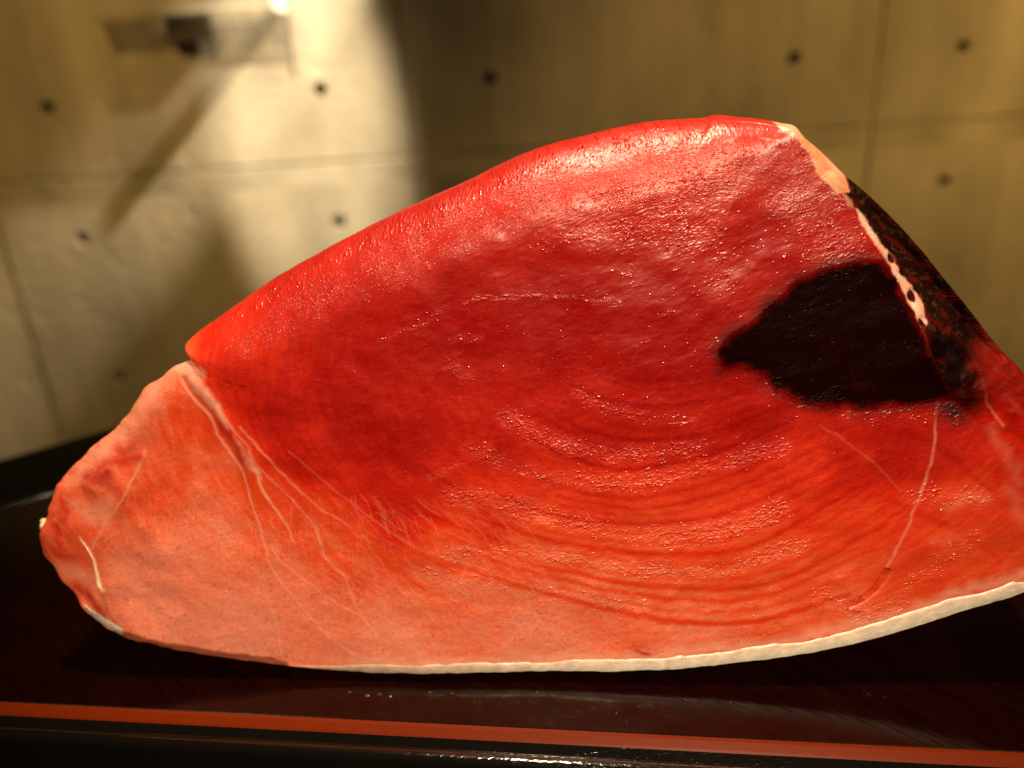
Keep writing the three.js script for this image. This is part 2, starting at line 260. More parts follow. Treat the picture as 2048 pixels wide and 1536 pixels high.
// ---- texture of the cut face, laid out in millimetres of the face
const U0 = Math.min(...OUT.map((o) => o.u)) - 3, U1 = Math.max(...OUT.map((o) => o.u)) + 3, W0 = Math.min(...OUT.map((o) => o.v)) - 3, W1 = Math.max(...OUT.map((o) => o.v)) + 3;
const TW = 2048, TH = Math.ceil(TW * (W1 - W0) / (U1 - U0)), MM = (U1 - U0) / TW;
console.log('face', U0.toFixed(1), U1.toFixed(1), W0.toFixed(1), W1.toFixed(1), 'texture', TW, TH);
const buffer = () => new Float32Array(TW * TH);
function stroke(B, curve, width, strength, soft, wobble = 0) {   // width(t) in mm; keeps the largest value
  const n = Math.ceil(curve.getLength() / 0.5), p = curve.getPoints(n);
  for (let i = 0; i <= n; i++) {
    const t = i / n, w = width(t), u = p[i].x + wobble * (vn(p[i].x * 0.35, p[i].y * 0.35, 201) - 0.5), v = p[i].y + wobble * (vn(p[i].x * 0.35, p[i].y * 0.35, 202) - 0.5), R = w / 2 + soft;
    const x0 = Math.max(0, Math.floor((u - R - U0) / MM)), x1 = Math.min(TW - 1, Math.ceil((u + R - U0) / MM)), y0 = Math.max(0, Math.floor((v - R - W0) / MM)), y1 = Math.min(TH - 1, Math.ceil((v + R - W0) / MM));
    for (let y = y0; y <= y1; y++) for (let x = x0; x <= x1; x++) { const d = Math.hypot(U0 + x * MM - u, W0 + y * MM - v), s = strength * sstep(w / 2 + soft, w / 2 - soft, d), k = y * TW + x; if (s > B[k]) B[k] = s; }
  }
}
const wid = (a, b, c) => (t) => PX * (t < 0.5 ? lerp(a, b, t * 2) : lerp(b, c, t * 2 - 1));
const bDark = buffer(), bTop = buffer(), bVein = buffer(), bArc = buffer(), bBlood = buffer(), bRough = buffer(), bBrown = buffer(), bHair = buffer();
VEINS.forEach(([p, a, b, c], k) => stroke(bVein, F2(p), wid(a * 0.6, b * 0.6, c * 0.5), k < 7 || k === 10 || k === 13 || k === 15 ? 0.6 : k < 16 ? 0.36 : 0.2, 0.6, 0.8));
for (const [p, a, b, c] of [[[[335, 742], [370, 748], [400, 775], [430, 815], [452, 850]], 26, 30, 10], [[[352, 735], [385, 738], [405, 752]], 20, 26, 16], [[[470, 875], [500, 925], [520, 960]], 6, 18, 6]]) stroke(bVein, F2(p), wid(a, b, c), 0.85, 1.2, 1.5);
for (const [p, a, b, c] of [[[[330, 750], [290, 790], [250, 850], [190, 905], [130, 965]], 24, 40, 26], [[[150, 1010], [190, 1030], [220, 1000]], 30, 50, 20], [[[110, 1140], [150, 1150], [185, 1165]], 30, 36, 10]]) stroke(bHair, F2(p), wid(a, b, c), 0.42, 3, 3);
stroke(bVein, F2(THREAD[0]), wid(6, 9, 12), 0.9, 0.5);
for (const [p, w, s] of ARCS) stroke(bArc, F2(p), (t) => PX * w * (0.25 + 0.75 * Math.sin(Math.PI * clamp(t * 0.96 + 0.02))), s * 0.85, 1.2, 0.8);
for (const [p, w, s] of [[[[170, 955], [205, 935], [240, 920], [275, 915]], 16, 0.9], [[[185, 960], [215, 950]], 26, 0.9], [[[165, 975], [190, 985]], 10, 0.8], [[[120, 1000], [132, 1025], [128, 1040]], 14, 0.8], [[[112, 1052], [116, 1085], [122, 1100]], 9, 0.9], [[[108, 960], [140, 950]], 9, 0.7], [[[100, 1100], [130, 1115], [150, 1112]], 10, 0.55], [[[230, 905], [262, 898]], 14, 0.8], [[[215, 965], [235, 970]], 9, 0.6], [[[150, 1175], [160, 1190]], 16, 0.8], [[[172, 1185], [190, 1215], [205, 1235]], 18, 0.95], [[[440, 850], [470, 880], [490, 920]], 22, 0.8], [[[478, 885], [500, 925]], 12, 0.8],
  [[[1772, 1150], [1755, 1175], [1730, 1197], [1705, 1210]], 7, 1], [[[1695, 1218], [1720, 1222]], 5, 0.8], [[[1632, 1212], [1648, 1218]], 3, 0.6], [[[1275, 1300], [1300, 1303]], 7, 1], [[[1950, 750], [2010, 790], [2040, 820]], 50, 0.45], [[[1900, 850], [1930, 870]], 22, 0.6]]) stroke(bBlood, F2(p), () => PX * w, s, w > 8 ? 2.2 : 0.8, 2);
for (const [p, w] of [[[[245, 1268], [300, 1282], [380, 1300], [480, 1315], [570, 1328]], 15], [[[205, 1190], [218, 1230], [245, 1262]], 8]]) stroke(bBrown, F2(p), () => PX * w, w < 10 ? 0.35 : 0.9, 0.6, 1);
for (const [p, w] of [[[[1875, 690], [1905, 740], [1930, 790]], 70], [[[1880, 800], [1905, 830]], 44], [[[1940, 650], [1960, 690]], 30]]) stroke(bDark, F2(p), () => PX * w, 1, 4, 4);
for (const [p, w, q] of [[[[2000, 775], [2040, 820]], 12, 0.35], [[[1975, 850], [2010, 900], [2040, 965]], 18, 0.32], [[[1895, 1012], [1930, 1000], [1965, 1002]], 18, 0.42], [[[2020, 985], [2050, 1040]], 24, 0.35], [[[1860, 1090], [1920, 1070]], 16, 0.28]]) stroke(bHair, F2(p), () => PX * w * 0.8, q * 0.5, PX * w * 0.6, 3);
stroke(bTop, F2([[380, 690], [540, 585], [740, 475], [930, 390], [1060, 330], [1200, 290], [1370, 265], [1500, 265], [1600, 300]]), () => PX * 150, 1, PX * 60);
stroke(bHair, F2([[2080, 1135], [2048, 1150], [1900, 1196], [1800, 1230], [1700, 1255], [1600, 1275], [1500, 1290], [1400, 1300], [1270, 1312], [1100, 1320], [900, 1325], [700, 1325]]), () => PX * 16, 0.7, 2.6, 2.5);
for (let k = 0; k < 760; k++) {   // hair-thin fat lines of the belly, fanning down and to the left
  const x = 220 + rnd() * 850, y = 985 + rnd() * 325, L = 20 + rnd() * 55, a = lerp(1.75, 0.75, clamp((x - 300) / 600)) + (rnd() - 0.5) * 0.9;
  if (y < 1330 - Math.max(0, 420 - x) * 0.9) stroke(bHair, F2([[x, y], [x + Math.cos(a) * L * 0.5 + (rnd() - 0.5) * 8, y + Math.sin(a) * L * 0.5], [x + Math.cos(a) * L, Math.min(1325, y + Math.sin(a) * L)]]), () => PX * (1 + rnd()), 0.10 + 0.34 * rnd(), 0.25, 0.9);
}
for (let k = 0; k < 26; k++) { const x = 300 + k * 15 + rnd() * 8, y = 1285 + (x - 300) * 0.11; stroke(bHair, F2([[x, y - 8 - rnd() * 26], [x + 3, y]]), () => PX * 5, 0.35, 0.6, 1); }   // scalloped fat along the belly edge
// rough, torn-fibre zones of the cut: [points, width, amount]
for (const [p, w, s] of [[[[1160, 790], [1260, 830], [1380, 838]], 26, 0.55], [[[1010, 830], [1100, 880], [1260, 912], [1400, 895]], 34, 0.8], [[[940, 900], [1080, 950], [1260, 968], [1420, 935], [1560, 890]], 36, 0.9], [[[900, 990], [1040, 1020], [1160, 1050], [1300, 1075], [1440, 1065], [1560, 1020]], 44, 0.95], [[[900, 1110], [1080, 1110], [1250, 1135], [1400, 1145], [1500, 1120], [1600, 1090]], 34, 0.9], [[[860, 1150], [1100, 1190], [1280, 1215]], 40, 0.6],
  [[[480, 640], [640, 555], [800, 480], [950, 410], [1100, 360], [1300, 320], [1450, 320]], 130, 0.75], [[[1000, 430], [1250, 440], [1400, 450]], 90, 0.55], [[[1400, 300], [1550, 330], [1640, 430], [1680, 500]], 110, 0.5],
  [[[930, 606], [1000, 595], [1090, 591]], 9, 1], [[[880, 628], [760, 680]], 8, 0.7], [[[900, 680], [960, 676]], 16, 0.8], [[[900, 740], [930, 755]], 30, 0.45], [[[1110, 592], [1240, 606]], 10, 0.5], [[[1320, 635], [1345, 622]], 5, 1], [[[1240, 552], [1255, 545]], 8, 1], [[[900, 935], [940, 922]], 7, 1], [[[860, 965], [890, 945]], 20, 0.7], [[[1640, 1190], [1750, 1230], [1840, 1160], [1950, 1080]], 40, 0.6], [[[1430, 470], [1440, 560]], 50, 0.5], [[[1700, 830], [1960, 830]], 40, 0.5], [[[1830, 990], [1960, 1000]], 40, 0.7], [[[1900, 560], [1960, 680]], 50, 0.8], [[[1540, 760], [1600, 795], [1680, 800]], 24, 0.7], [[[1640, 800], [1668, 778], [1690, 770]], 6, 1], [[[1650, 530], [1650, 560]], 6, 1], [[[1700, 820], [1690, 835]], 10, 1]]) stroke(bRough, F2(p), () => PX * w, s, PX * w * 0.35, 2);
// how fat the flesh is at points of the face: 0 lean red, 1 belly fat
const FAT = [[450, 700, .26], [600, 600, .12], [800, 500, .12], [1000, 400, .16], [1300, 300, .24], [1430, 280, .26], [1500, 350, .14], [1600, 450, .08], [1550, 280, .16], [700, 700, .06], [500, 780, .16], [900, 650, .02], [1100, 650, .0], [1300, 650, .0], [1400, 700, .0], [1550, 500, .04], [550, 830, .06], [700, 850, .03], [800, 900, .05], [1000, 900, .12], [1200, 850, .12], [1400, 850, .14], [1500, 830, .08], [600, 920, .16], [560, 1000, .5], [800, 1000, .2], [1000, 1000, .32], [1200, 1000, .4], [1400, 1000, .42], [1600, 950, .34], [1700, 900, .15], [1800, 900, .08], [660, 1100, .62], [900, 1100, .56], [1100, 1100, .58], [1300, 1100, .56], [1500, 1100, .52], [1700, 1050, .46], [1850, 900, .14], [1850, 1050, .4], [1950, 1000, .42], [2030, 950, .3], [1950, 1150, .52], [2080, 1100, .5], [600, 1200, .86], [900, 1200, .76], [1200, 1200, .72], [1500, 1200, .66], [1700, 1180, .58], [400, 1000, .72], [350, 1100, .88], [300, 1200, .95], [500, 1270, 1], [800, 1290, .98], [1100, 1290, .92], [1400, 1270, .8], [1700, 1230, .66], [300, 800, .85], [225, 880, .82], [160, 935, .8], [250, 915, .6], [350, 820, .55], [320, 780, .8], [150, 1000, .66], [100, 1090, .6], [440, 930, .62], [440, 1080, .86], [420, 860, .5], [340, 950, .58], [300, 1010, .6], [1950, 820, .12], [1900, 750, .03], [2050, 800, .12]].map(([x, y, f]) => [...face(x, y), f]);
const CW = 160, CH = 104, coarse = new Float32Array(CW * CH);
for (let j = 0; j < CH; j++) for (let i = 0; i < CW; i++) {
  const u = lerp(U0, U1, i / (CW - 1)), v = lerp(W0, W1, j / (CH - 1)); let s = 0, t = 0;
  for (const [a, b, f] of FAT) { const w = 1 / Math.pow((a - u) ** 2 + (b - v) ** 2 + 12, 1.9); s += w * f; t += w; }
  coarse[j * CW + i] = s / t;
}
function fatAt(u, v) { const x = clamp((u - U0) / (U1 - U0)) * (CW - 1.001), y = clamp((v - W0) / (W1 - W0)) * (CH - 1.001), i = Math.floor(x), j = Math.floor(y), a = x - i, b = y - j, k = j * CW + i; return (coarse[k] * (1 - a) + coarse[k + 1] * a) * (1 - b) + (coarse[k + CW] * (1 - a) + coarse[k + CW + 1] * a) * b; }
const RAMP = [[0, .31, .0022, .0012], [.12, .42, .008, .003], [.3, .60, .022, .006], [.55, .71, .066, .016], [.8, .78, .160, .082], [1, .80, .235, .155]];
function ramp(f) { let i = 0; while (i < RAMP.length - 2 && f > RAMP[i + 1][0]) i++; const a = RAMP[i], b = RAMP[i + 1], t = clamp((f - a[0]) / (b[0] - a[0])); return [lerp(a[1], b[1], t), lerp(a[2], b[2], t), lerp(a[3], b[3], t)]; }
const [darkU0, darkV0] = face(1380, 860), [darkU1, darkV1] = face(2000, 470), [sideU0] = face(1540, 300);
const cMap = new Uint8Array(TW * TH * 4), bMap = new Uint8Array(TW * TH * 4), rMap = new Uint8Array(TW * TH * 4);
const HOLES = [[1787, 521, 6, 10], [1829, 597, 8, 13], [1846, 650, 4, 14]].map(([x, y, a, b]) => [...face(x, y), a * PX, b * PX]);
const fc = face(1250, 760);   // the flakes run round this point
for (let y = 0; y < TH; y++) for (let x = 0; x < TW; x++) {
  const u = U0 + x * MM, v = W0 + y * MM, k = y * TW + x, i = k * 4;
  const wu = u + 5 * (vn(u * 0.12, v * 0.12, 61) - 0.5), wv = v + 5 * (vn(u * 0.12, v * 0.12, 62) - 0.5);
  let f = fatAt(wu, wv);
  const rad = Math.hypot((u - fc[0]) * 0.75, (v - fc[1]) * 1.15), ang = Math.atan2(v - fc[1], u - fc[0]);
  const fibre = fbm(rad * 0.9, ang * 22, 3, 71), cloud = fbm(u * 0.06, v * 0.09, 3, 81), fine = vn(u * 2.1, v * 2.1, 91), grain = vn(u * 1.1 + v * 0.5, v * 2.6 - u * 0.7, 95);
  f += (0.06 + 0.26 * f * (1.25 - f)) * ((fibre - 0.5) * 1.5 + (cloud - 0.5) * 0.9) + 0.05 * (grain - 0.5) * (0.5 + f);
  f += 0.10 * bRough[k] * (1 - bTop[k]) * (fbm(u * 0.3, v * 0.45, 3, 175) + 0.2); f -= bArc[k] * (0.14 + 0.55 * f);
  f = clamp(f, 0, 1);
  let [r, g, b] = ramp(f);
  // red specks of lean in the belly fat, pale specks of fat in the lean
  const sp = vn(u * 1.5, v * 1.7, 101), sp2 = vn(u * 1.15 + 40, v * 1.3, 107), toro = sstep(0.45, 0.8, f);
  const speck = sstep(0.80, 0.90, sp) * toro * 0.55; r = lerp(r, .50, speck); g = lerp(g, .035, speck); b = lerp(b, .012, speck);
  const pale = sstep(0.78, 0.93, sp2) * (0.025 + 0.30 * toro); r = lerp(r, .80, pale); g = lerp(g, .34, pale); b = lerp(b, .20, pale);
  const ridge = 1 - Math.abs(2 * fbm(u * 0.32, v * 0.24, 3, 113) - 1), net = sstep(0.93, 0.99, ridge) * toro * 0.16; r = lerp(r, .80, net); g = lerp(g, .33, net); b = lerp(b, .20, net);
  r *= 0.95 + 0.10 * fine; g *= 0.9 + 0.2 * fine; b *= 0.9 + 0.2 * fine;
  const hr = bHair[k]; r = lerp(r, .82, hr); g = lerp(g, .36, hr); b = lerp(b, .24, hr);
  const ve = clamp(bVein[k] * (0.35 + 0.9 * fbm(u * 0.28, v * 0.28, 3, 121))); r = lerp(r, .84, ve); g = lerp(g, .38, ve); b = lerp(b, .27, ve);
  const bl = bBlood[k] * (0.75 + 0.5 * (fbm(u * 0.5, v * 0.5, 3, 131) - 0.3)); r = lerp(r, .46, clamp(bl)); g = lerp(g, .005, clamp(bl)); b = lerp(b, .004, clamp(bl));
  const br = bBrown[k]; r = lerp(r, .20, br); g = lerp(g, .045, br); b = lerp(b, .015, br);
  let dm = 0, sideK = 0;
  if (u > darkU0 - 3) {
    const jit = 3.6 * (fbm(u * 0.16, v * 0.16, 3, 141) - 0.5) + 1.2 * (fbm(u * 1.4 + v, v * 1.4 - u, 2, 145) - 0.5);
    const sdk = sd(DARK, u, v) + jit; dm = sstep(-4.0, 2.6, sdk + 1.8 * (fbm(rad * 0.25, ang * 34, 3, 149) - 0.5)); const halo = sstep(-9, 0, sdk) * 0.5; r = lerp(r, .30, halo); g = lerp(g, .004, halo); b = lerp(b, .003, halo);
    const inS = u > sideU0 && inside(SIDE, u, v);
    if (inS) {   // trimmed side: dark bloody meat under where the bone was, with red and tan shreds
      const d = edgeDist(EDGE_MM, u, v, true), n1 = fbm(u * 0.16 - v * 0.2, v * 0.5 + u * 0.4, 4, 151), n2 = fbm(u * 0.5 - v * 0.6, v * 1.0 + u * 0.8, 3, 155); sideK = sstep(0, 1.2, d) * sstep(face(1960, 850)[1], face(1960, 740)[1], v + 8 * (fbm(u * 0.1, v * 0.1, 3, 157) - 0.5));
      const low = sstep(face(1960, 690)[1] + 6, face(1960, 690)[1] - 6, v);
      const red = clamp(sstep(0.50, 0.75, n1) * 0.28 + low * 0.7 * sstep(face(1950, 700)[0] - 4, face(1950, 700)[0] + 6, u)), tan = sstep(0.60, 0.80, n2) * (1 - low) * 0.30;
      const q = [lerp(lerp(.016, .26, red), .16, tan), lerp(lerp(.004, .008, red), .075, tan), lerp(lerp(.002, .004, red), .025, tan)];
      r = lerp(r, q[0], sideK * (1 - 0.4 * ve)); g = lerp(g, q[1], sideK * (1 - 0.4 * ve)); b = lerp(b, q[2], sideK * (1 - 0.4 * ve));
    }
    dm *= 1 - 0.25 * sideK; dm = Math.max(dm, 0.9 * sampleBuf(bDark, u, v) * sstep(0.3, 0.55, fbm(u * 0.2, v * 0.2, 3, 147) + 0.12));
    const dk = dm * (0.985); r = lerp(r, .0008 + .0016 * grain + .016 * sstep(0.62, 0.85, fibre) * sstep(0.35, 0.7, cloud), dk); g = lerp(g, .0003, dk); b = lerp(b, .0003, dk);
    if (u > sideU0) for (let p = 0; p < 3; p++) {
      const d = sd(PADS[p], u, v); if (d < -3) continue;
      const a = sstep(-0.5, 0.5, d + 1.0 * (fbm(u * 0.6, v * 0.6, 2, 161) - 0.5)) * 0.95, n = fbm(u * 0.3, v * 0.3, 3, 165), c = p === 1 ? [.42, .16, .10] : p === 0 ? [.84, .44 - .24 * n, .28 - .20 * n] : [.84, .60 - .34 * n, .48 - .32 * n];
      r = lerp(r, c[0], a); g = lerp(g, c[1], a); b = lerp(b, c[2], a);
    }
    for (const [hu, hv, ha, hb] of HOLES) { const du = (u - hu), dv = v - hv, cu = du * 0.82 + dv * 0.57, cv = -du * 0.57 + dv * 0.82, q = Math.hypot(cu / ha, cv / hb), h = sstep(1.15, 0.8, q); r = lerp(r, .05, h); g = lerp(g, .004, h); b = lerp(b, .003, h); }
  }
  cMap[i] = toS(r); cMap[i + 1] = toS(g); cMap[i + 2] = toS(b); cMap[i + 3] = 255;
  // fine relief of the cut: short fibres, much rougher in the torn zones; wet elsewhere
  const ro = bRough[k] * (0.35 + 1.1 * fbm(u * 0.11, v * 0.16, 3, 171)), pu = u * 0.94 + v * 0.34, pv = v * 0.94 - u * 0.34;
  const wob = 2.2 * (vn(u * 0.4, v * 0.4, 191) - 0.5), tu = lerp(pu, u * 0.3 - v, 0.8 * bTop[k]), tv = lerp(pv, u, 0.8 * bTop[k]);
  const nA = vn(tu * 0.9, tv * 2.4 + wob, 181), nB = vn(tu * 2.2, tv * 3.6 + wob, 185), nC = vn(u * 1.7, v * 1.9, 193), soft = fbm(pu * 0.35, pv * 0.7, 2, 187);
  const amp = clamp(0.10 + 0.95 * ro + 0.08 * toro + 0.12 * sideK), t1 = 0.80 - 0.19 * amp;
  const drop = sstep(t1, t1 + 0.12, 0.62 * nA + 0.38 * nC) * (0.5 + 0.9 * hash(Math.floor(u * 1.4), Math.floor(v * 2), 195));   // wet fibre ends that catch a lamp
  let h = 0.34 + amp * (0.15 * (nA - 0.5) + 0.22 * (nB - 0.5)) + 0.26 * drop * (0.3 + 1.15 * amp) * (1 - 0.3 * bTop[k]) + 0.14 * (soft - 0.5) + 0.04 * bVein[k];
  bMap[i] = bMap[i + 1] = bMap[i + 2] = 255 * clamp(h); bMap[i + 3] = 255;
  const rr = 0.28 + 0.12 * clamp(ro) + 0.06 * bTop[k] + 0.12 * (cloud - 0.5) - 0.16 * clamp(drop) + 0.06 * dm + 0.14 * sideK;
  rMap[i] = rMap[i + 1] = rMap[i + 2] = 255 * clamp(rr); rMap[i + 3] = 255;
}
const flesh = new THREE.MeshPhysicalMaterial({ map: tex(TW, TH, cMap, true), bumpMap: tex(TW, TH, bMap, false), bumpScale: 0.0007, roughnessMap: tex(TW, TH, rMap, false), roughness: 1, ior: 1.6 });
const bloodFlesh = flesh.clone(); bloodFlesh.specularIntensity = 0.07;   // drier, soaks up light

// ---- body: rings from the middle of the cut face out to its edge, then back over the block
const tuna = top(new THREE.Group(), 'tuna_block', 'big block of raw red tuna with pale belly fat on a black tray', 'tuna');
tuna.position.copy(ORG);
const slitPts = F2([[1775, 1143], [1758, 1172], [1730, 1197], [1700, 1212]]).getPoints(40).map((p) => [p.x, p.y]);
function sampleBuf(B, u, v) { const x = clamp(Math.round((u - U0) / MM), 0, TW - 1), y = clamp(Math.round((v - W0) / MM), 0, TH - 1); return B[y * TW + x]; }
function relief(u, v) {   // how far the cut face lies behind its plane, mm
  let h = 1.1 * (fbm(u * 0.025, v * 0.03, 3, 211) - 0.5) * 2;
  h += 0.5 * (fbm(u * 0.12, v * 0.15, 2, 215) - 0.5);
  h -= 0.12 * sampleBuf(bVein, u, v) + 0.25 * sampleBuf(bBlood, u, v);
  if (inside(FLAP, u, v)) { const d = edgeDist(FLAP.slice(1, 13), u, v, true), fade = sstep(face(0, 1150)[1], face(0, 820)[1], v); h += 1.6 * fade * sstep(0, 5, d); const e = leftEnd - u; if (e > 0) h += 3.2 * (fbm(u * 0.09, v * 0.07, 2, 221) - 0.5) * sstep(0, 30, e); }
  if (u > sideU0 && inside(SIDE, u, v)) { const d = edgeDist(EDGE_MM, u, v, true), low = sstep(face(2000, 800)[1], face(1900, 560)[1], v); h += low * (0.75 * d) + 2.0 * (fbm(u * 0.2, v * 0.2, 3, 225) - 0.5) * sstep(0, 3, d); }
  for (const P of PADS) { const d = sd2(P, u, v); if (d > 0) h -= 1.0 * sstep(0, 2.5, d); }
  for (const [hu, hv, ha, hb] of HOLES) { const q = Math.hypot((u - hu) / (ha + 0.3), (v - hv) / (hb + 0.3)); if (q < 1.2) h += 1.2 * sstep(1.2, 0.5, q); }
  const ds = edgeDist(slitPts, u, v, true); if (ds < 1.2) h += 2.2 * sstep(1.2, 0.1, ds);
  return h;
}
function sd2(P, u, v) { if (u < PADBOX[0] || v < PADBOX[1]) return -9; return sd(P, u, v); }
const PADBOX = [Math.min(...PADS.flat().map((p) => p[0])) - 1, Math.min(...PADS.flat().map((p) => p[1])) - 1];
const M = 210, RB = [0.006, 0.02, 0.05, 0.1, 0.16, 0.23, 0.31, 0.4, 0.5, 0.6, 0.7, 0.8, 0.88, 0.94, 0.98, 1], DEPTH = 115;
const rows = M + 1 + RB.length + 1, pos = new Float32Array(rows * N * 3), uvs = new Float32Array(rows * N * 2);
const edgeRing = new Float32Array(N), wRound = new Float32Array((M + 1) * N), wRelief = new Float32Array((M + 1) * N);
for (let i = 0; i < N; i++) {
  const o = OUT[i];
  for (let m = 0; m <= M; m++) {
    const s = m / M, t = 0.002 + 0.998 * (1 - Math.pow(1 - s, 1.55)), u = CEN[0] + (o.u - CEN[0]) * t, v = CEN[1] + (o.v - CEN[1]) * t;
    let w = 0, round = 0;
    const rim = Math.hypot(o.u - u, o.v - v);
    if (rim < 60) {   // rounding over the edge
      let d = rim, r = o.r; if (m < M) { let best = rim * rim, at = i; for (let q = -160; q <= 160; q += 4) { const z = (i + q + N) % N, p = OUT[z], e = (p.u - u) ** 2 + (p.v - v) ** 2; if (e < best) { best = e; at = z; } } for (let q = -3; q <= 3; q++) { const p = OUT[(at + q + N) % N], e = (p.u - u) ** 2 + (p.v - v) ** 2; if (e < best) best = e; } r = OUT[at].r; d = Math.sqrt(best); }
      if (d < r) round = r - Math.sqrt(Math.max(0, r * r - (r - d) * (r - d)));
    }
    w += relief(u, v) * (rim < 3 ? 0.4 + 0.6 * rim / 3 : 1);
    const k = m * N + i; wRound[k] = round; wRelief[k] = w; uvs.set([(u - U0) / (U1 - U0), (v - W0) / (W1 - W0)], k * 2);
  }
}
{   // even the rounding out along the rim so that no crease shows where its radius changes
  let a = wRound; for (let pass = 0; pass < 2; pass++) { const b = new Float32Array(a.length), R = 14; for (let m = 0; m <= M; m++) { let sum = 0; for (let q = -R; q <= R; q++) sum += a[m * N + (q + N) % N]; for (let i = 0; i < N; i++) { b[m * N + i] = sum / (2 * R + 1); sum += a[m * N + (i + R + 1) % N] - a[m * N + (i - R + N) % N]; } } a = b; }
  for (let m = 0; m <= M; m++) for (let i = 0; i < N; i++) {
    const k = m * N + i, w = a[k] + wRelief[k]; if (m === M) edgeRing[i] = w;
    const p = place(U0 + uvs[k * 2] * (U1 - U0), W0 + uvs[k * 2 + 1] * (W1 - W0), w).sub(ORG); pos.set([p.x, p.y, p.z], k * 3);
  }
}
for (let i = 0; i < N; i++) {
  const o = OUT[i];
  const up = sstep(-0.3, 0.6, o.nv), taper = lerp(0.02, 0.42, up);
  for (let q = 0; q < RB.length; q++) {
    const t = RB[q], w = edgeRing[i] + t * (DEPTH - 8), sc = 1 - taper * Math.pow(t, 1.05) - 0.02 * sstep(0.85, 1, t), n = 1.2 * (fbm(w * 0.05 + 9, i * 0.012, 3, 231) - 0.5) * sstep(0, 0.15, t) * up;
    let u = CEN[0] + (o.u - CEN[0]) * (1 - (1 - sc) * 0.8), v = o.nv > -0.3 ? CEN[1] + (o.v - CEN[1]) * sc + n : lerp(o.v, CEN[1] + (o.v - CEN[1]) * sc, sstep(-0.7, -0.3, o.nv));
    v -= 3.2 * sstep(0, 26, w) * sstep(-0.5, -0.85, o.nv);
    const p = place(u, v, w).sub(ORG), k = (M + 1 + q) * N + i; pos.set([p.x, p.y, p.z], k * 3); uvs.set([(CEN[0] + (o.u - CEN[0]) * (1 - t * 0.3) - U0) / (U1 - U0), (CEN[1] + (o.v - CEN[1]) * (1 - t * 0.3) - W0) / (W1 - W0)], k * 2);
  }
  const p = place(CEN[0], CEN[1] * 0.8, DEPTH - 2).sub(ORG), k = (rows - 1) * N + i; pos.set([p.x, p.y, p.z], k * 3); uvs.set([(CEN[0] - U0) / (U1 - U0), (CEN[1] - W0) / (W1 - W0)], k * 2);
}
{
  const idx = [[], [], [], []];   // main muscle, belly flap, dark muscle, trimmed side
  const regionAt = (u, v) => inside(FLAP, u, v) ? 1 : u > darkU0 && sd(DARK, u, v) > 0 && !inside(SIDE, u, v) ? 2 : u > sideU0 && inside(SIDE, u, v) ? 3 : 0;
  const all = [];
  for (let m = 0; m + 1 < rows; m++) for (let i = 0; i < N; i++) {
    const j = (i + 1) % N, a = m * N + i, b = m * N + j, c = (m + 1) * N + j, d = (m + 1) * N + i;
    const mm = Math.min(m, M - 1), q = mm * N + i, reg = regionAt(U0 + uvs[q * 2] * (U1 - U0), W0 + uvs[q * 2 + 1] * (W1 - W0));
    idx[reg].push(a, b, c, a, c, d); all.push(a, b, c, a, c, d);
  }
  const base = new THREE.BufferGeometry(); base.setAttribute('position', new THREE.BufferAttribute(pos, 3)); base.setAttribute('uv', new THREE.BufferAttribute(uvs, 2));
  // make faces look outwards
  const A = new THREE.Vector3().fromArray(pos, 50 * N * 3), B = new THREE.Vector3().fromArray(pos, (50 * N + 40) * 3), C = new THREE.Vector3().fromArray(pos, (60 * N + 40) * 3);
  if (B.sub(A).cross(C.sub(A)).dot(AX_N) < 0) for (const L of [...idx, all]) for (let k = 0; k < L.length; k += 3) { const t = L[k + 1]; L[k + 1] = L[k + 2]; L[k + 2] = t; }
  base.setIndex(all); base.computeVertexNormals();
  const names = ['lean_muscle', 'belly_flap', 'dark_muscle', 'trimmed_side'], labels = ['lean red muscle with darker curved seams', 'pale pink fatty belly at the torn end', 'nearly black patch of blood muscle', 'dark trimmed side beyond the white seam'];
  idx.forEach((L, n) => {   // each region keeps only its own vertices
    const mapTo = new Int32Array(rows * N).fill(-1), P = [], Q = [], U = [], I = [], nn = base.attributes.normal.array;
    for (const k of L) { if (mapTo[k] < 0) { mapTo[k] = P.length / 3; P.push(pos[k * 3], pos[k * 3 + 1], pos[k * 3 + 2]); Q.push(nn[k * 3], nn[k * 3 + 1], nn[k * 3 + 2]); U.push(uvs[k * 2], uvs[k * 2 + 1]); } I.push(mapTo[k]); }
    const g = new THREE.BufferGeometry(); g.setAttribute('position', new THREE.Float32BufferAttribute(P, 3)); g.setAttribute('normal', new THREE.Float32BufferAttribute(Q, 3)); g.setAttribute('uv', new THREE.Float32BufferAttribute(U, 2)); g.setIndex(I);
    part(tuna, names[n], g, n > 1 ? bloodFlesh : flesh).userData.label = labels[n];
  });
}

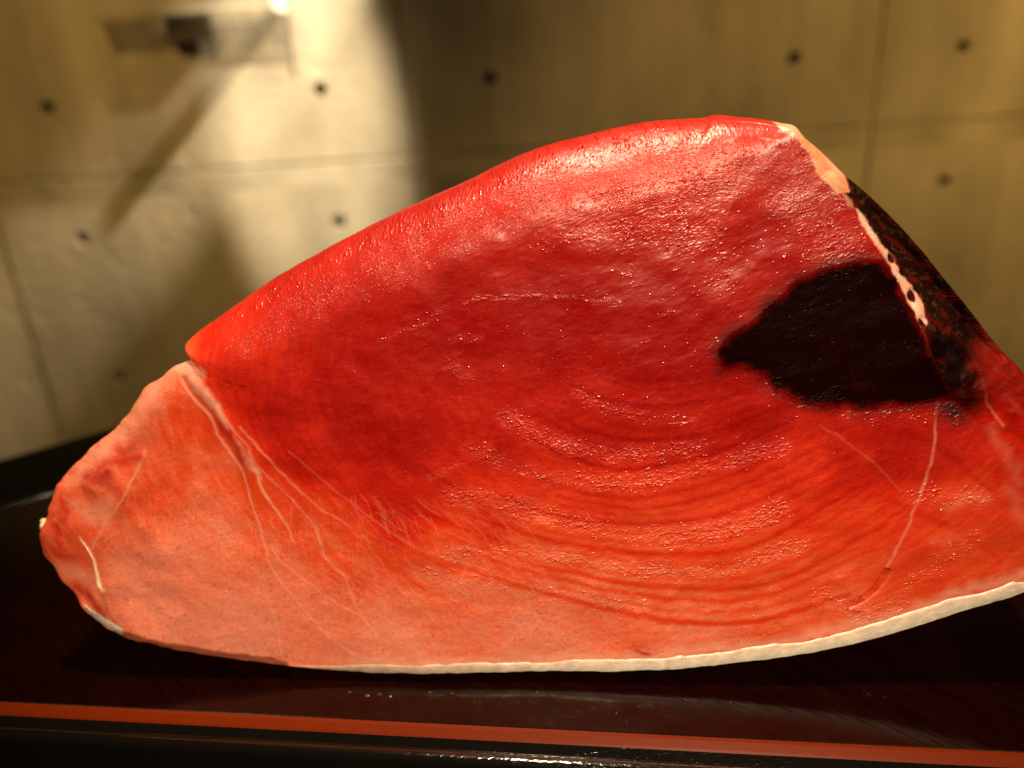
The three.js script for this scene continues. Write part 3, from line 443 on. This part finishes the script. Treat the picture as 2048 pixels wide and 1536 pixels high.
// ---- sinews and fat lines standing a hair proud of the cut, skin, scraps
const sinew = new THREE.MeshPhysicalMaterial({ color: new THREE.Color().setRGB(0.80, 0.25, 0.15), roughness: 0.35 }), paleSinew = new THREE.MeshPhysicalMaterial({ color: new THREE.Color().setRGB(0.86, 0.58, 0.40), roughness: 0.35 });
function ribbon(curve, width, bulge, sink) {   // low rounded cord lying in the cut face
  const n = Math.max(12, Math.ceil(curve.getLength() / 0.8)), p = curve.getPoints(n), P = [], I = [], K = 6;
  for (let i = 0; i <= n; i++) {
    const a = p[Math.max(0, i - 1)], b = p[Math.min(n, i + 1)], l = Math.hypot(b.x - a.x, b.y - a.y) || 1, nu = -(b.y - a.y) / l, nv = (b.x - a.x) / l, t = i / n;
    const wob = 0.3 * (vn(p[i].x * 0.35, p[i].y * 0.35, 241) - 0.5), w = width(t) * (0.6 + 0.8 * vn(t * n * 0.13, 3, 245)) * Math.min(1, 4 * t + 0.05, 4 * (1 - t) + 0.05);
    for (let q = 0; q <= K; q++) {
      const c = q / K * 2 - 1, u = p[i].x + nu * (c * w / 2 + wob), v = p[i].y + nv * (c * w / 2 + wob), h = relief(u, v) - bulge * w * (1 - c * c) + sink * c * c * c * c, s = place(u, v, h).sub(ORG); P.push(s.x, s.y, s.z);
      if (i < n && q < K) { const k = i * (K + 1) + q; I.push(k, k + 1, k + K + 2, k, k + K + 2, k + K + 1); }
    }
  }
  const g = new THREE.BufferGeometry(); g.setAttribute('position', new THREE.Float32BufferAttribute(P, 3)); g.setIndex(I); g.computeVertexNormals(); return g;
}
[0, 2, 10].map((k) => VEINS[k]).forEach(([p, a, b, c], k) => { const m = part(tuna, 'fat_line', ribbon(F2(p), wid(a * 0.2, b * 0.3, c * 0.05), 0.06, 0.25), sinew); if (k) m.name += '_' + String(k).padStart(3, '0'); });
part(tuna, 'sinew_thread', ribbon(F2(THREAD[0]), wid(5, 7, 12), 0.35, 0.2), paleSinew).userData.label = 'cream sinew thread on the torn belly end';
{   // torn scrap at the left tip
  const tip = face(92, 1068, 4), n = 7, cur = []; const sc = [];
  for (let k = 0; k < 9; k++) { const g = new THREE.IcosahedronGeometry(0.9 + rnd() * 0.9, 2), q = g.attributes.position; for (let i = 0; i < q.count; i++) { const s = 1 + 0.5 * (vn(q.getX(i) * 2 + k * 5, q.getY(i) * 2 + q.getZ(i), 251) - 0.5); q.setXYZ(i, q.getX(i) * s * (1.2 + rnd() * 0), q.getY(i) * s, q.getZ(i) * s); } const o = place(tip[0] - 0.4 + (rnd() - 0.6) * 2.2, tip[1] + (k / 8 - 0.5) * 6.5, 5 + rnd() * 2).sub(ORG); g.scale(0.001, 0.001, 0.001).translate(o.x, o.y, o.z); sc.push(g); }
  part(tuna, 'fat_scrap', mergeGeometries(sc), paleSinew).userData.label = 'cream scrap of fat at the torn tip';
}
{   // skin: a sheet under the block, its cut edge showing as a white band
  const S = 512, c = new Uint8Array(S * S * 4), b = new Uint8Array(S * S * 4);
  for (let i = 0; i < S * S; i++) { const x = i % S, y = (i / S) | 0, n = fbm(x / 20, y / 9, 4, 261), f = fbm(x / 4, y / 4, 2, 265), k = 0.62 + 0.35 * n; c.set([toS(.94 * k), toS(.86 * k), toS(.78 * k), 255], i * 4); const h = 255 * clamp(0.5 + 0.6 * (f - 0.5) + 0.4 * (n - 0.5)); b.set([h, h, h, 255], i * 4); }
  const skinM = new THREE.MeshPhysicalMaterial({ map: tex(S, S, c, true, true), bumpMap: tex(S, S, b, false, true), bumpScale: 0.00008, roughness: 0.32, vertexColors: true });
  function skinStrip(from, to, thick, ends, tint) {   // from the right to the left along the bottom edge
    const cu = new THREE.CatmullRomCurve3(RAW.filter(([x, y]) => y > 1150 && x >= to && x <= from && (x > 400 || y > 1200)).map(([x, y]) => { const [a, d] = face(x, y); return V3(a, d, 0); }), false, 'centripetal');
    const n = 260, p = cu.getSpacedPoints(n), P = [], U = [], K = [], I = [], prof = 12;
    for (let i = 0; i <= n; i++) {
      const t = i / n, a = p[Math.max(0, i - 1)], e = p[Math.min(n, i + 1)], l = Math.hypot(e.x - a.x, e.y - a.y); let nu = -(e.y - a.y) / l, nv = (e.x - a.x) / l; if (nv > 0) { nu = -nu; nv = -nv; }
      const th = thick(t, p[i].x) * (0.65 + 0.55 * fbm(p[i].x * 0.09, 5, 3, 271)) * Math.min(1, 25 * t + 0.02, ends * (1 - t) + 0.02), rag = 0.5 * (fbm(p[i].x * 0.45, 9, 3, 275) - 0.5), o = 0.45 + rag;
      // front: inner lip, belly of the band, outer corner; then back along the underside
      const pr = 0.35, lie = relief(p[i].x - nu * th, p[i].y - nv * th);
      const q = [[-th - 0.3, 0.9], [-th, 0.0], [-th * 0.75, -0.9 * pr], [-th * 0.35, -1.1 * pr], [o - 0.3, -0.8 * pr], [o, 0.1], [o, 1.2], [o + 1, 8], [o + 2.2, 16], [o + 3.2, 27], [o + 3.2, 60], [o + 3.2, DEPTH - 14]];
      q.forEach(([d, w], k) => { const s = place(p[i].x + nu * d, p[i].y + nv * d, w + lie * (k < 6 ? 1 : 0) + 0.25 * (fbm(p[i].x * 0.5, d * 1.2 + 7, 2, 281) - 0.5)).sub(ORG); P.push(s.x, s.y, s.z); U.push(p[i].x / 40, (k < 7 ? d : d + w) / 40); K.push(...tint(p[i].x, k, d)); if (i < n && k < prof - 1) { const z = i * prof + k; I.push(z, z + 1, z + prof + 1, z, z + prof + 1, z + prof); } });
    }
    const g = new THREE.BufferGeometry(); g.setAttribute('position', new THREE.Float32BufferAttribute(P, 3)); g.setAttribute('uv', new THREE.Float32BufferAttribute(U, 2)); g.setAttribute('color', new THREE.Float32BufferAttribute(K, 3)); g.setIndex(I); g.computeVertexNormals(); return g;
  }
  const x1270 = face(1270, 1330)[0], x900 = face(900, 1330)[0], x600 = face(600, 1330)[0];
  part(tuna, 'skin', skinStrip(2096, 580, (t, u) => PX * lerp(lerp(16, 19, sstep(x600, x900, u)), 31, sstep(x900, x1270 + 40, u)), 9, (u, k) => { const m = sstep(x600, x1270, u + 12 * (vn(u * 0.15, k * 0.4, 291) - 0.5)), n = 0.8 + 0.3 * vn(u * 0.5, k * 0.6, 293); const q = k < 3 ? 0.35 : 0; return [lerp(.55, 1, m) * n, lerp(lerp(.36, .93, m), .45, q) * n, lerp(lerp(.30, .86, m), .32, q) * n]; }), skinM).userData.label = 'white edge of skin along the bottom';
  part(tuna, 'skin', skinStrip(245, 150, () => PX * 17, 3, (u, k) => { const n = 0.30 + 0.5 * vn(u * 0.4, k * 0.7, 297); return [0.72 * n, 0.70 * n, 0.72 * n]; }), skinM).name = 'skin_001';
}

// ---------------------------------------------------------------- wet drops on the tray
{
  const water = new THREE.MeshPhysicalMaterial({ color: 0xffffff, roughness: 0.03, transmission: 1, thickness: 0.002, ior: 1.33 });
  const prof = []; for (let k = 0; k <= 10; k++) { const a = k / 10 * Math.PI / 2; prof.push(new THREE.Vector2(Math.cos(a), 0.45 * Math.sin(a))); } prof.push(new THREE.Vector2(0, 0)); prof.unshift(new THREE.Vector2(0, 0));
  const g = new THREE.LatheGeometry(prof, 20);
  for (const [x, y, r] of [[1772, 1394, 1.1], [1738, 1388, 0.9], [1728, 1380, 0.6], [1296, 1362, 0.6], [1228, 1362, 0.5], [1075, 1384, 0.6], [735, 1390, 0.8], [760, 1388, 0.6], [782, 1392, 0.5], [700, 1384, 0.6], [860, 1384, 0.6], [905, 1386, 0.5], [1370, 1398, 0.5], [1460, 1404, 0.4]]) {
    const d = top(new THREE.Mesh(g, water), 'water_drop', 'tiny clear drop on the black tray floor before the tuna', 'drop', 'drops on the tray');
    d.position.copy(onFloor(x, y, 0.0003)); d.scale.set(r * 0.0012, r * 0.001, r * 0.0009);
  }
}
renderer.render(scene, camera);
